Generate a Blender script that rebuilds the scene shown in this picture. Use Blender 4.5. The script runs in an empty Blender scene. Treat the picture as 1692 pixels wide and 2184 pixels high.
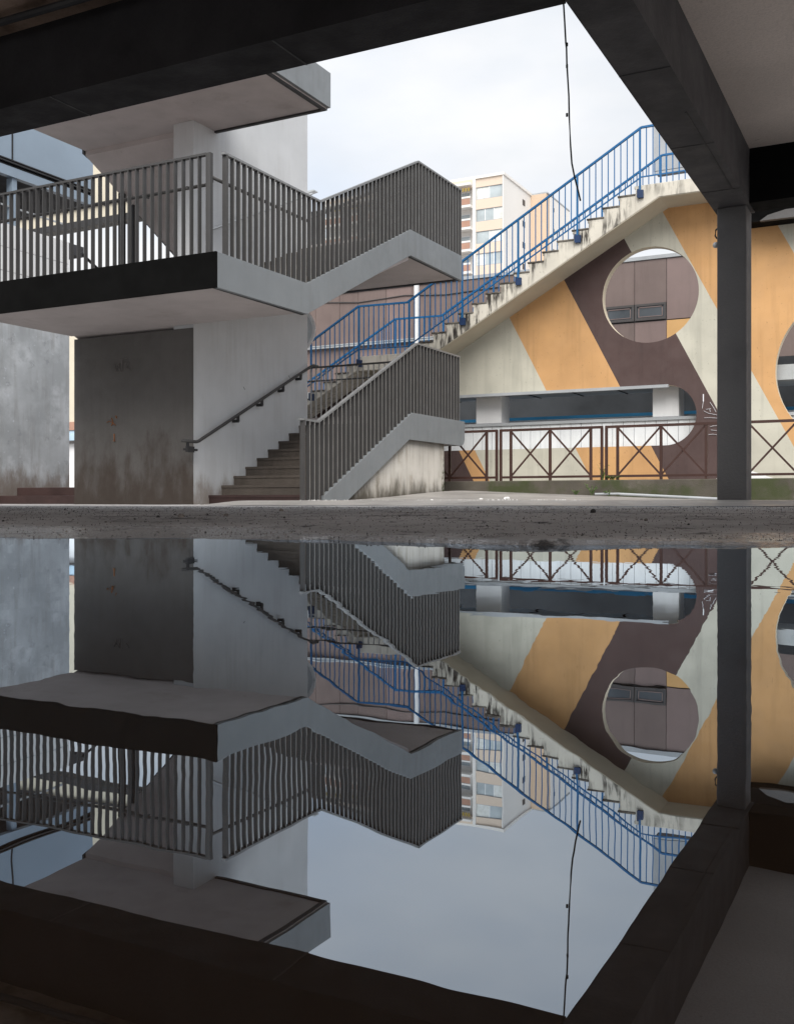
import bpy, bmesh, math, random
from mathutils import Vector, Matrix, noise as mnoise
random.seed(7)
R = math.radians
S = bpy.context.scene
C = S.collection

# ------------------------------------------------------------------ camera, sky, sun, exposure
YAW = R(27.39)                       # camera looks a little left of the building's +Y axis
cam_d = bpy.data.cameras.new('camera'); cam = bpy.data.objects.new('camera', cam_d); C.objects.link(cam)
cam.location = (0, 0, .05); cam.rotation_euler = (R(90), 0, YAW)
cam_d.sensor_fit = 'HORIZONTAL'; cam_d.sensor_width = 36; cam_d.lens = 36 * 2150 / 1692
cam_d.shift_y = -22 / 1692
cam_d.clip_start = .005; cam_d.clip_end = 2000
S.camera = cam

SUN_EL, SUN_ROT = R(48), R(155)      # veiled sun, high on the right
w = bpy.data.worlds.new('World'); S.world = w; w.use_nodes = True
nt = w.node_tree; nt.nodes.clear()
def N(t, **k):
    n = nt.nodes.new(t)
    for a, b in k.items(): setattr(n, a, b)
    return n
sky = N('ShaderNodeTexSky', sky_type='NISHITA', sun_disc=False, sun_elevation=SUN_EL, sun_rotation=SUN_ROT)
sky.air_density = 1.0; sky.dust_density = 2.0
tc = N('ShaderNodeTexCoord'); mp = N('ShaderNodeMapping'); mp.inputs['Scale'].default_value = (1, 1, 2.2)
mp.inputs['Location'].default_value = (.35, .9, .2)
nz = N('ShaderNodeTexNoise'); nz.inputs['Scale'].default_value = 2.3; nz.inputs['Detail'].default_value = 7; nz.inputs['Roughness'].default_value = .55
rp = N('ShaderNodeValToRGB'); rp.color_ramp.elements[0].position = .36; rp.color_ramp.elements[1].position = .60
rp.color_ramp.elements[0].color = (.86, .86, .86, 1); rp.color_ramp.elements[1].color = (1, 1, 1, 1)
nz2 = N('ShaderNodeTexNoise'); nz2.inputs['Scale'].default_value = 4.5; nz2.inputs['Detail'].default_value = 6
mr = N('ShaderNodeMapRange'); mr.inputs['From Min'].default_value = .34; mr.inputs['From Max'].default_value = .64
cl = N('ShaderNodeMix', data_type='RGBA'); cl.inputs['A'].default_value = (2.75, 2.86, 3.02, 1); cl.inputs['B'].default_value = (3.3, 3.33, 3.4, 1)
mx = N('ShaderNodeMix', data_type='RGBA')
bg = N('ShaderNodeBackground'); bg.inputs['Strength'].default_value = .1
wo = N('ShaderNodeOutputWorld')
L = nt.links.new
L(tc.outputs['Generated'], mp.inputs['Vector']); L(mp.outputs[0], nz.inputs['Vector']); L(mp.outputs[0], nz2.inputs['Vector'])
L(nz.outputs['Fac'], rp.inputs[0]); L(mr.outputs[0], cl.inputs['Factor']); L(nz2.outputs['Fac'], mr.inputs['Value'])
L(rp.outputs[0], mx.inputs['Factor']); L(sky.outputs[0], mx.inputs['A']); L(cl.outputs['Result'], mx.inputs['B'])
L(mx.outputs['Result'], bg.inputs['Color']); L(bg.outputs[0], wo.inputs[0])

sd = bpy.data.lights.new('sun', 'SUN'); sd.energy = 1.5; sd.angle = R(50); sd.color = (1, .96, .9)
so = bpy.data.objects.new('sun', sd); C.objects.link(so)
az = SUN_ROT
sdir = Vector((math.sin(az) * math.cos(SUN_EL), math.cos(az) * math.cos(SUN_EL), math.sin(SUN_EL)))
so.rotation_euler = sdir.to_track_quat('Z', 'Y').to_euler()
S.view_settings.view_transform = 'Standard'; S.view_settings.look = 'None'
S.view_settings.exposure = 1.6; S.view_settings.gamma = 1
S.render.engine = 'CYCLES'
S.cycles.max_bounces = 10; S.cycles.diffuse_bounces = 5; S.cycles.glossy_bounces = 5

# ------------------------------------------------------------------ materials
def mat(name, col, rough=.8, mott=.12, msc=1.5, fine=.08, streak=0., scol=(.05, .045, .04), dirt=None, bump=.15, bsc=60, metal=0, spec=.4, blotch=None, ssc=(7, 7, .5), shi=.62):
    m = bpy.data.materials.new(name); m.use_nodes = True
    t = m.node_tree; n = t.nodes; l = t.links.new
    bs = n['Principled BSDF']; bs.inputs['Roughness'].default_value = rough; bs.inputs['Metallic'].default_value = metal
    bs.inputs['Specular IOR Level'].default_value = spec
    g = n.new('ShaderNodeNewGeometry')
    cur = None
    def nse(scale, detail=5, vec=None, rg=.55):
        a = n.new('ShaderNodeTexNoise'); a.inputs['Scale'].default_value = scale; a.inputs['Detail'].default_value = detail; a.inputs['Roughness'].default_value = rg
        l(vec or g.outputs['Position'], a.inputs['Vector']); return a.outputs['Fac']
    def rng(v, a, b, c=0, d=1, smooth=True):
        q = n.new('ShaderNodeMapRange'); q.interpolation_type = 'SMOOTHSTEP' if smooth else 'LINEAR'
        for i, x in zip(('From Min', 'From Max', 'To Min', 'To Max'), (a, b, c, d)): q.inputs[i].default_value = x
        l(v, q.inputs['Value']); return q.outputs[0]
    def mix(f, a, b):
        q = n.new('ShaderNodeMix'); q.data_type = 'RGBA'
        for s, v in (('Factor', f), ('A', a), ('B', b)):
            if isinstance(v, tuple): q.inputs[s].default_value = (*v, 1)
            elif isinstance(v, float): q.inputs[s].default_value = v
            else: l(v, q.inputs[s])
        return q.outputs['Result']
    def mul(a, b, op='MULTIPLY'):
        q = n.new('ShaderNodeMath'); q.operation = op
        for i, v in enumerate((a, b)):
            if isinstance(v, (int, float)): q.inputs[i].default_value = v
            else: l(v, q.inputs[i])
        return q.outputs[0]
    m['h'] = 0
    d_ = tuple(c * (1 - mott) for c in col); u_ = tuple(min(1, c * (1 + mott)) for c in col)
    cur = mix(rng(nse(msc), .3, .7), d_, u_)
    if fine: cur = mix(mul(rng(nse(90, 3), .35, .75), fine * 3), cur, tuple(c * .45 for c in col))
    if blotch:
        for (bc, sc, lo, hi, amt) in blotch: cur = mix(mul(rng(nse(sc, 8, rg=.65), lo, hi), amt), cur, bc)
    if streak:
        v = n.new('ShaderNodeMapping'); v.inputs['Scale'].default_value = ssc; l(g.outputs['Position'], v.inputs['Vector'])
        cur = mix(mul(mul(rng(nse(1.6, 7, v.outputs[0], .6), .46, shi), rng(nse(1.1, 3), .35, .62)), streak), cur, scol)
    if dirt:
        dc, z0, z1, amt = dirt
        sp = n.new('ShaderNodeSeparateXYZ'); l(g.outputs['Position'], sp.inputs[0])
        v = n.new('ShaderNodeMapping'); v.inputs['Scale'].default_value = (3, 3, 1.2); l(g.outputs['Position'], v.inputs['Vector'])
        e = mul(sp.outputs[2], mul(rng(nse(1.3, 7, v.outputs[0], .65), .2, .8, -1, 1, False), (z1 - z0) * .8), 'ADD')
        cur = mix(mul(rng(e, z0, z1, 1, 0), amt), cur, dc)
    l(cur, bs.inputs['Base Color'])
    l(rng(nse(5), .3, .7, max(.03, rough - .1), min(1, rough + .1)), bs.inputs['Roughness'])
    if bump:
        b = n.new('ShaderNodeBump'); b.inputs['Strength'].default_value = bump; b.inputs['Distance'].default_value = .01
        l(nse(bsc, 4), b.inputs['Height']); l(b.outputs[0], bs.inputs['Normal'])
    m.pop('h', None) if hasattr(m, 'pop') else None
    return m

M = {}
M['paint'] = mat('pale_grey_paint', (.55, .565, .58), mott=.05, fine=.03, streak=.12, scol=(.25, .23, .21), dirt=((.20, .16, .13), .0, .40, .8), bump=.12)
M['paint_shaded'] = mat('shaded_grey_paint', (.12, .114, .11), mott=.10, fine=.05, streak=.15, scol=(.08, .07, .06), dirt=((.05, .036, .028), .1, 1.0, .85), bump=.12)  # shaded copy of the wall paint: shade put into the colour, plus foot dirt
M['old_paint'] = mat('patched_grey_paint', (.47, .50, .53), mott=.12, fine=.05, streak=.3, scol=(.2, .19, .18), dirt=((.17, .135, .11), .25, .75, .85),
                     blotch=[((.30, .32, .34), .9, .45, .62, .6), ((.60, .63, .67), 1.5, .52, .66, .55), ((.22, .23, .25), 4.5, .58, .68, .5), ((.66, .70, .76), 9, .62, .68, .5)], bump=.12)
M['soffit'] = mat('soffit_plaster', (.47, .43, .425), mott=.08, fine=.06, bump=.15, blotch=[((.30, .26, .245), 1.3, .55, .7, .45), ((.22, .19, .175), 5, .66, .73, .4)])
M['ceiling'] = mat('ceiling_plaster', (.72, .635, .58), mott=.08, fine=.1, msc=.8, bump=.3, bsc=45, blotch=[((.09, .075, .07), 5, .68, .72, .8)])
M['ceiling_rust'] = mat('rust_stained_ceiling', (.36, .26, .20), mott=.3, fine=.1, msc=1.2, bump=.3, bsc=30, blotch=[((.12, .08, .055), 2.2, .5, .64, .7)])
M['steel'] = mat('grey_steel_paint', (.19, .207, .22), rough=.5, mott=.06, fine=.02, streak=.2, scol=(.1, .1, .1), bump=.03)
M['blade'] = mat('railing_steel_paint', (.055, .054, .054), rough=.5, mott=.06, fine=.02, bump=.02)
M['blade_lit_edge'] = mat('lit_blade_edge', (.24, .24, .235), rough=.45, mott=.15, msc=6, fine=.05, bump=.02)  # bare outer edge coloured paler so it looks lit against the blade sides
M['toprail'] = mat('pale_top_rail', (.19, .195, .20), rough=.45, mott=.12, msc=5, fine=.04, bump=.02)  # rails along the flights, paler than the blades
M['black'] = mat('flat_black', (.003, .003, .003), rough=.9, mott=.2, bump=.05, spec=.1)  # near-black colour for landing fronts, right cross beam and small dark parts
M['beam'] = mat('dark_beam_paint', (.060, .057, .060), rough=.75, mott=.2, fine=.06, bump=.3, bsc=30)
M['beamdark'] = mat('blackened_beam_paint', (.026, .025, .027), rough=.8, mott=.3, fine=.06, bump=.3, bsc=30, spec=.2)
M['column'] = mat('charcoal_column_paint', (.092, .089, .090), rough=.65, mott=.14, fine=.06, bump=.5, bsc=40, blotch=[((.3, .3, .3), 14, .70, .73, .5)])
M['trim'] = mat('dark_trim', (.03, .03, .032), rough=.6)
M['stepc'] = mat('step_concrete', (.105, .088, .075), rough=.75, mott=.2, fine=.1, streak=.4, scol=(.06, .05, .04), bump=.3)
M['stepred'] = mat('red_brown_step_paint', (.05, .028, .026), rough=.6, mott=.25, fine=.1, bump=.3)
M['base'] = mat('weathered_concrete', (.44, .42, .385), mott=.12, fine=.06, streak=.4, scol=(.17, .14, .10), dirt=((.07, .06, .045), .05, .42, .95), bump=.3,
                blotch=[((.30, .27, .22), 2.5, .52, .66, .6)])
M['moss'] = mat('moss', (.05, .065, .015), rough=.95, mott=.5, msc=9, bump=.8)
M['bluestair'] = mat('streaked_stair_concrete', (.58, .55, .48), mott=.1, fine=.06, streak=1.0, scol=(.03, .026, .022), bump=.3, ssc=(7, 7, 1.1), shi=.60, blotch=[((.08, .07, .06), 6, .6, .7, .6)])
M['blade_brightened'] = mat('lit_rail_paint', (.42, .42, .41), rough=.5, mott=.08, bump=.02)  # brightened blade colour: light on the back railing's bars is painted in
M['bluestair_low'] = mat('brightened_stair_concrete', (.74, .70, .62), mott=.08, fine=.05, streak=.7, scol=(.06, .05, .045), bump=.3, ssc=(9, 9, .9), shi=.60)  # cleaner copy of the stair concrete, brightened to offset shade on the lower flight
M['tread'] = mat('blackened_tread', (.16, .145, .125), rough=.85, mott=.4, msc=5, fine=.1, bump=.4, blotch=[((.04, .035, .03), 4, .45, .6, .9)])
M['bluesoffit'] = mat('cream_soffit_paint', (.50, .46, .37), mott=.06, fine=.04, bump=.1)
M['blue'] = mat('blue_gloss_paint', (.008, .105, .27), rough=.4, mott=.08, fine=.02, bump=.02)
M['bluedark'] = mat('navy_bracket_paint', (.012, .035, .10), rough=.5, mott=.2, bump=.05)
M['paleblue'] = mat('pale_blue_band', (.45, .60, .72), mott=.1, bump=0)
M['cream'] = mat('cream_paint', (.62, .57, .46), mott=.05, bump=.05)
M['reveal'] = mat('reveal_paint', (.66, .58, .45), mott=.06, bump=.05)
M['panel'] = mat('brown_panel', (.165, .125, .115), rough=.55, mott=.07, fine=.03, streak=.35, scol=(.11, .08, .075), bump=.03)
M['panel2'] = mat('pinkish_brown_panel', (.21, .155, .145), rough=.55, mott=.05, fine=.03, streak=.2, scol=(.14, .11, .1), bump=.03)
M['frame'] = mat('window_frame_grey', (.07, .065, .065), rough=.5)
M['glass'] = mat('dark_glass', (.05, .06, .07), rough=.08, mott=.1, fine=0, bump=0, spec=.8)
M['orange'] = mat('orange_paint', (.60, .36, .15), mott=.05, bump=.05)
M['fence'] = mat('brown_fence_paint', (.048, .021, .016), rough=.5, mott=.15, bump=.05)
M['lowwall'] = mat('mossy_low_wall', (.085, .075, .06), mott=.25, fine=.1, bump=.5, blotch=[((.04, .05, .016), 1.1, .44, .6, .9), ((.15, .135, .115), 3, .6, .7, .5)])
M['white'] = mat('white_paint', (.74, .75, .76), mott=.04, fine=.03, streak=.15, scol=(.4, .4, .4), bump=.05)
M['board'] = mat('white_board', (.70, .73, .76), rough=.6, mott=.05, fine=.03, streak=.25, scol=(.45, .47, .5), bump=.05)
M['coping'] = mat('grey_coping', (.36, .38, .40), mott=.1, bump=.1)
M['bluestrip'] = mat('blue_strip', (.03, .20, .38), rough=.5)
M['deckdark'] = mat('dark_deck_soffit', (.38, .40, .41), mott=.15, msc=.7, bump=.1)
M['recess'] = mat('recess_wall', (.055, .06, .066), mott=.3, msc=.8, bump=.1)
M['tower_tan'] = mat('tower_tan_render', (.60, .46, .34), mott=.04, msc=.1, bump=0)
M['bluepanel'] = mat('blue_grey_cladding', (.27, .34, .42), rough=.45, mott=.06, msc=.8, fine=.03, bump=.03)
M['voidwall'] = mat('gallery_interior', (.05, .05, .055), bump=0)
M['tower_white'] = mat('tower_white_render', (.74, .72, .69), mott=.03, msc=.1, bump=0)
M['tower_peach'] = mat('tower_peach_render', (.66, .55, .45), mott=.03, msc=.1, bump=0)
M['tower_glass'] = mat('tower_window_glass', (.38, .43, .45), rough=.12, mott=.18, msc=.35, fine=0, bump=0, spec=.6)
M['curtain'] = mat('net_curtain', (.62, .64, .62), mott=.1, msc=3, fine=0, bump=0)
M['balcony'] = mat('balcony_brown_panel', (.38, .22, .16), rough=.4, mott=.06, fine=0, bump=0)
M['awning'] = mat('awning_stripe', (.30, .22, .05), mott=.1, bump=0)
M['stone'] = mat('stone', (.20, .17, .15), mott=.3, msc=30, bump=.4)
M['darkstone'] = mat('dark_stone', (.05, .045, .042), mott=.3, msc=30, bump=.4)
M['litter'] = mat('white_litter', (.75, .75, .74), mott=.1, bump=.1)
M['leaf'] = mat('weed_leaf', (.09, .16, .035), rough=.6, mott=.35, msc=20, bump=.1)
M['cable'] = mat('black_cable', (.02, .025, .025), rough=.5)
M['chalk'] = mat('chalk_white', (.75, .76, .8), mott=.1, bump=0)
M['chalk_orange'] = mat('orange_spray', (.32, .13, .05), mott=.3, msc=20, bump=0)
M['chalk_dark'] = mat('dark_marker', (.16, .15, .145), mott=.2, bump=0)
M['galv'] = mat('galvanised_steel', (.45, .47, .48), rough=.4, mott=.1, metal=.4, bump=.02)
M['pavement'] = mat('pale_pavement', (.30, .285, .27), rough=.5, mott=.18, msc=1.2, fine=.12, bump=.2, bsc=40, blotch=[((.16, .15, .14), 1.4, .52, .68, .6)])

# mural: diagonal bands of flat paint
def mural_mat():
    m = M_ = mat('mural_paint', (.5, .5, .5), mott=.03, fine=.03, bump=.12)
    t = m.node_tree; n = t.nodes; l = t.links.new; bs = n['Principled BSDF']
    g = n.new('ShaderNodeNewGeometry'); sp = n.new('ShaderNodeSeparateXYZ'); l(g.outputs['Position'], sp.inputs[0])
    a = n.new('ShaderNodeMath'); a.operation = 'MULTIPLY_ADD'; a.inputs[1].default_value = .515
    l(sp.outputs[2], a.inputs[0]); l(sp.outputs[0], a.inputs[2])
    q = n.new('ShaderNodeMapRange'); q.inputs['From Min'].default_value = -9; q.inputs['From Max'].default_value = 5; l(a.outputs[0], q.inputs['Value'])
    r = n.new('ShaderNodeValToRGB'); cr = r.color_ramp; cr.interpolation = 'CONSTANT'
    cream, orange, brown = (.50, .485, .41, 1), (.54, .31, .137, 1), (.078, .050, .047, 1)
    cr.elements[0].color = brown; cr.elements[0].position = 0
    cr.elements[1].position = (-7.35 + 9) / 14; cr.elements[1].color = orange
    for tt, cc in ((-7.03, cream), (-5.06, orange), (-3.69, brown), (-2.23, cream), (-1.39, orange), (.27, cream), (1.6, brown), (3.0, orange)):
        e = cr.elements.new((tt + 9) / 14); e.color = cc
    l(q.outputs[0], r.inputs[0])
    # grime over the paint
    no = n.new('ShaderNodeTexNoise'); no.inputs['Scale'].default_value = 1.6; no.inputs['Detail'].default_value = 8; l(g.outputs['Position'], no.inputs['Vector'])
    rr = n.new('ShaderNodeMapRange'); rr.inputs['From Min'].default_value = .3; rr.inputs['From Max'].default_value = .75; rr.inputs['To Min'].default_value = 1.06; rr.inputs['To Max'].default_value = .80; l(no.outputs['Fac'], rr.inputs['Value'])
    sm_ = n.new('ShaderNodeMapping'); sm_.inputs['Scale'].default_value = (6, 6, .35); l(g.outputs['Position'], sm_.inputs['Vector'])
    ns = n.new('ShaderNodeTexNoise'); ns.inputs['Scale'].default_value = 1.4; ns.inputs['Detail'].default_value = 8; l(sm_.outputs[0], ns.inputs['Vector'])
    rs = n.new('ShaderNodeMapRange'); rs.inputs['From Min'].default_value = .52; rs.inputs['From Max'].default_value = .72; rs.inputs['To Min'].default_value = 1; rs.inputs['To Max'].default_value = .84; l(ns.outputs['Fac'], rs.inputs['Value'])
    nf = n.new('ShaderNodeTexNoise'); nf.inputs['Scale'].default_value = 26; nf.inputs['Detail'].default_value = 4; l(g.outputs['Position'], nf.inputs['Vector'])
    rf = n.new('ShaderNodeMapRange'); rf.inputs['From Min'].default_value = .66; rf.inputs['From Max'].default_value = .72; rf.inputs['To Min'].default_value = 1; rf.inputs['To Max'].default_value = .72; l(nf.outputs['Fac'], rf.inputs['Value'])
    mm = n.new('ShaderNodeMath'); mm.operation = 'MULTIPLY'; l(rr.outputs[0], mm.inputs[0]); l(rs.outputs[0], mm.inputs[1])
    mm2 = n.new('ShaderNodeMath'); mm2.operation = 'MULTIPLY'; l(mm.outputs[0], mm2.inputs[0]); l(rf.outputs[0], mm2.inputs[1])
    mu = n.new('ShaderNodeVectorMath'); mu.operation = 'SCALE'; l(r.outputs[0], mu.inputs[0]); l(mm2.outputs[0], mu.inputs['Scale'])
    l(mu.outputs[0], bs.inputs['Base Color']); return m
M['mural'] = mural_mat()

def asphalt_mat():
    m = mat('wet_asphalt', (.43, .42, .418), rough=.75, mott=.25, msc=1.3, fine=.0, bump=.6, bsc=260, blotch=[((.36, .325, .32), .9, .5, .66, .5), ((.12, .115, .115), 3.5, .54, .64, .7), ((.04, .04, .04), 14, .58, .66, .8), ((.5, .49, .48), 30, .6, .68, .6)])
    t = m.node_tree; n = t.nodes; l = t.links.new; bs = n['Principled BSDF']
    g = n.new('ShaderNodeNewGeometry'); sp = n.new('ShaderNodeSeparateXYZ'); l(g.outputs['Position'], sp.inputs[0])
    q = n.new('ShaderNodeMapRange'); q.interpolation_type = 'SMOOTHSTEP'
    for k, v in (('From Min', .004), ('From Max', .009), ('To Min', .10), ('To Max', .68)): q.inputs[k].default_value = v
    l(sp.outputs[2], q.inputs['Value']); l(q.outputs[0], bs.inputs['Roughness'])
    q2 = n.new('ShaderNodeMapRange'); q2.interpolation_type = 'SMOOTHSTEP'
    for k, v in (('From Min', .003), ('From Max', .008), ('To Min', 1.0), ('To Max', .15)): q2.inputs[k].default_value = v
    l(sp.outputs[2], q2.inputs['Value']); l(q2.outputs[0], bs.inputs['Specular IOR Level'])
    return m
M['asphalt'] = asphalt_mat()

def water_mat():
    m = bpy.data.materials.new('puddle_water'); m.use_nodes = True
    t = m.node_tree; n = t.nodes; l = t.links.new; n.clear()
    o = n.new('ShaderNodeOutputMaterial'); mixs = n.new('ShaderNodeMixShader')
    df = n.new('ShaderNodeBsdfDiffuse'); df.inputs[0].default_value = (.045, .030, .020, 1)
    gl = n.new('ShaderNodeBsdfGlossy'); gl.inputs['Roughness'].default_value = .0; gl.inputs[0].default_value = (.80, .90, 1.0, 1)
    fr = n.new('ShaderNodeFresnel'); fr.inputs['IOR'].default_value = 1.36
    g = n.new('ShaderNodeNewGeometry')
    vr = n.new('ShaderNodeVectorRotate'); vr.rotation_type = 'Z_AXIS'; vr.inputs['Angle'].default_value = -YAW; l(g.outputs['Position'], vr.inputs['Vector'])
    mp = n.new('ShaderNodeMapping'); mp.inputs['Scale'].default_value = (70, 42, 1); l(vr.outputs[0], mp.inputs['Vector'])
    no = n.new('ShaderNodeTexNoise'); no.inputs['Scale'].default_value = 1; no.inputs['Detail'].default_value = 1.5; no.inputs['Roughness'].default_value = .4; l(mp.outputs[0], no.inputs['Vector'])
    mp2 = n.new('ShaderNodeMapping'); mp2.inputs['Scale'].default_value = (10, 7, 1); l(vr.outputs[0], mp2.inputs['Vector'])
    no2 = n.new('ShaderNodeTexNoise'); no2.inputs['Scale'].default_value = 1; no2.inputs['Detail'].default_value = 0; l(mp2.outputs[0], no2.inputs['Vector'])
    ad = n.new('ShaderNodeMath'); ad.operation = 'MULTIPLY_ADD'; ad.inputs[1].default_value = 3.5; l(no2.outputs[0], ad.inputs[0]); l(no.outputs[0], ad.inputs[2])
    b = n.new('ShaderNodeBump'); b.inputs['Strength'].default_value = 1; b.inputs['Distance'].default_value = .000024; l(ad.outputs[0], b.inputs['Height'])
    l(b.outputs[0], gl.inputs['Normal']); l(b.outputs[0], fr.inputs['Normal'])
    fa = n.new('ShaderNodeMath'); fa.operation = 'MULTIPLY_ADD'; fa.use_clamp = True; fa.inputs[1].default_value = .75; fa.inputs[2].default_value = .27; l(fr.outputs[0], fa.inputs[0])
    l(fa.outputs[0], mixs.inputs[0]); l(df.outputs[0], mixs.inputs[1]); l(gl.outputs[0], mixs.inputs[2]); l(mixs.outputs[0], o.inputs[0])
    return m
M['water'] = water_mat()

# ------------------------------------------------------------------ mesh helpers
class MB:
    def __init__(s): s.v = []; s.f = []; s.mi = []
    def box(s, x0, x1, y0, y1, z0, z1, mi=0):
        if x0 > x1: x0, x1 = x1, x0
        if y0 > y1: y0, y1 = y1, y0
        b = len(s.v)
        s.v += [(x0,y0,z0),(x1,y0,z0),(x1,y1,z0),(x0,y1,z0),(x0,y0,z1),(x1,y0,z1),(x1,y1,z1),(x0,y1,z1)]
        for q in ((0,3,2,1),(4,5,6,7),(0,1,5,4),(1,2,6,5),(2,3,7,6),(3,0,4,7)): s.f.append(tuple(b+i for i in q)); s.mi.append(mi)
        return s
    def prism(s, poly, axis, a, b_, mi=0):
        """poly: 2D points; axis 'x' -> (y,z) polygon extruded along x; 'y' -> (x,z); 'z' -> (x,y)"""
        n = len(poly); b = len(s.v)
        for t in (a, b_):
            for p, q in poly: s.v.append({'x': (t,p,q), 'y': (p,t,q), 'z': (p,q,t)}[axis])
        s.f.append(tuple(range(b, b+n))); s.f.append(tuple(range(b+2*n-1, b+n-1, -1))); s.mi += [mi, mi]
        for i in range(n):
            j = (i+1) % n; s.f.append((b+i, b+n+i, b+n+j, b+j)); s.mi.append(mi)
        return s
    def bar(s, p, q, w, h, mi=0):
        p, q = Vector(p), Vector(q); d = (q-p).normalized()
        side = d.cross(Vector((0,0,1)))
        if side.length < 1e-4: side = Vector((1,0,0))
        side.normalize(); up = side.cross(d)
        b = len(s.v)
        for c in (p, q):
            for a, e in ((-1,-1),(1,-1),(1,1),(-1,1)): s.v.append(tuple(c + side*a*w/2 + up*e*h/2))
        for k in ((0,3,2,1),(4,5,6,7),(0,1,5,4),(1,2,6,5),(2,3,7,6),(3,0,4,7)): s.f.append(tuple(b+i for i in k)); s.mi.append(mi)
        return s
    def path(s, pts, w, h):
        for p, q in zip(pts, pts[1:]): s.bar(p, q, w, h)
        return s
    def tube(s, pts, r, n=8):
        pts = [Vector(p) for p in pts]; b = len(s.v)
        for i, p in enumerate(pts):
            d = (pts[min(i+1, len(pts)-1)] - pts[max(i-1, 0)]).normalized()
            a = d.cross(Vector((0,0,1)))
            if a.length < .05: a = d.cross(Vector((0,1,0)))
            a.normalize(); c = a.cross(d); rr = r[i] if isinstance(r, (list, tuple)) else r
            for k in range(n): s.v.append(tuple(p + (a*math.cos(k*2*math.pi/n) + c*math.sin(k*2*math.pi/n))*rr))
        for i in range(len(pts)-1):
            for k in range(n): s.f.append((b+i*n+k, b+i*n+(k+1)%n, b+(i+1)*n+(k+1)%n, b+(i+1)*n+k)); s.mi.append(0)
        s.f.append(tuple(b+k for k in range(n))); s.f.append(tuple(b+(len(pts)-1)*n+k for k in reversed(range(n)))); s.mi += [0, 0]
        return s
    def mesh(s, name, mats, smooth=False):
        me = bpy.data.meshes.new(name); me.from_pydata(s.v, [], s.f)
        for m in (mats if isinstance(mats, (list, tuple)) else [mats]): me.materials.append(M[m])
        for p, i in zip(me.polygons, s.mi): p.material_index = i; p.use_smooth = smooth
        bm = bmesh.new(); bm.from_mesh(me); bmesh.ops.recalc_face_normals(bm, faces=bm.faces); bm.to_mesh(me); bm.free()
        return me
    def build(s, name, mats, parent=None, smooth=False, bevel=0):
        o = bpy.data.objects.new(name, s.mesh(name, mats, smooth)); C.objects.link(o); o.parent = parent
        if bevel:
            m = o.modifiers.new('bevel', 'BEVEL'); m.width = bevel; m.segments = 2; m.limit_method = 'ANGLE'
        return o
def tag(o, label=None, cat=None, group=None, kind=None):
    if label: o['label'] = label
    if cat: o['category'] = cat
    if group: o['group'] = group
    if kind: o['kind'] = kind
    return o
def thing(name, label, cat, loc=(0,0,0), group=None):
    o = bpy.data.objects.new(name, None); C.objects.link(o); o.location = loc; o.empty_display_size = .2
    return tag(o, label, cat, group)
def inst(name, me, loc, parent=None, scale=(1,1,1), rotz=0):
    o = bpy.data.objects.new(name, me); C.objects.link(o); o.parent = parent; o.location = loc; o.scale = scale; o.rotation_euler.z = rotz; return o
def child(name, me, mats, parent): return me.build(name, mats, parent)
def lerp(pts, t):
    """piecewise linear through sorted (t, value)"""
    if t <= pts[0][0]: return pts[0][1]
    for (a, u), (b, v) in zip(pts, pts[1:]):
        if t <= b: return u + (v-u)*(t-a)/(b-a)
    return pts[-1][1]

# ------------------------------------------------------------------ ground, water
cs, sn = math.cos(YAW), math.sin(YAW)
def plan(x, y): return x*cs + y*sn, -x*sn + y*cs           # (right, forward) in plan
def sm(t): t = max(0, min(1, t)); return t*t*(3-2*t)
def gz(x, y, fine=True):
    r, f = plan(x, y)
    s = max(f - (1.22 - (.45*max(-2, r) if r < 0 else .2*min(3, r)) ), abs(r) - 3.2, -f - 2.5)
    n1 = mnoise.noise((x*1.7, y*1.7, 3)); n2 = mnoise.noise((x*6, y*6, 9)); 
    s += .15*n1 + .06*n2 + .03*mnoise.noise((x*17, y*17, 8))
    bank = .0012 + .0062*sm((r+.24)/.14)*sm((.52-r)/.2)*(.75+.5*n2)
    z = bank*sm(s/.03) + (.0105-bank*.6)*math.tanh(s/.6) + .002*n1*min(1, s*5) if s > 0 else max(-.03, .05*s)
    if fine:
        k_ = min(1, .35 + max(0, s)*1.6); z += k_*(.0026*mnoise.noise((x*11, y*11, 1)) + .0022*mnoise.noise((x*37, y*37, 5)) + .0016*mnoise.noise((x*110, y*110, 2)))
    if f > 3.0: z += .0022*mnoise.noise((x*1.1, y*1.1, 7))*min(1, (f-3)/2)
    return z
angs = [R(-27 + 54*i/560) for i in range(561)]
angs = [R(-180 + 153*i/40) for i in range(40)] + angs + [R(27 + 153*(i+1)/40) for i in range(39)]
rads = [.03, .2, .5, .8, .95] + [1.02*(3.4/1.02)**(i/190) for i in range(191)] + [3.4*(12/3.4)**((i+1)/60) for i in range(60)] + [14, 17, 20, 25, 32, 45, 70, 120, 250, 600, 1500]
v = []; fc = []
for r_ in rads:
    for a in angs:
        rr, ff = r_*math.sin(a), r_*math.cos(a)
        x, y = rr*cs - ff*sn, rr*sn + ff*cs
        v.append((x, y, gz(x, y, abs(a) < R(28) and .9 < r_ < 8) if r_ < 40 else .005))
na = len(angs)
for i in range(len(rads)-1):
    for j in range(na):
        k = (j+1) % na; fc.append((i*na+j, i*na+k, (i+1)*na+k, (i+1)*na+j))
me = bpy.data.meshes.new('ground'); me.from_pydata(v, [], fc); me.materials.append(M['asphalt'])
for p in me.polygons: p.use_smooth = True
g_o = bpy.data.objects.new('ground', me); C.objects.link(g_o); tag(g_o, 'dark wet asphalt scattered with grit around the puddle', kind='structure')

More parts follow.
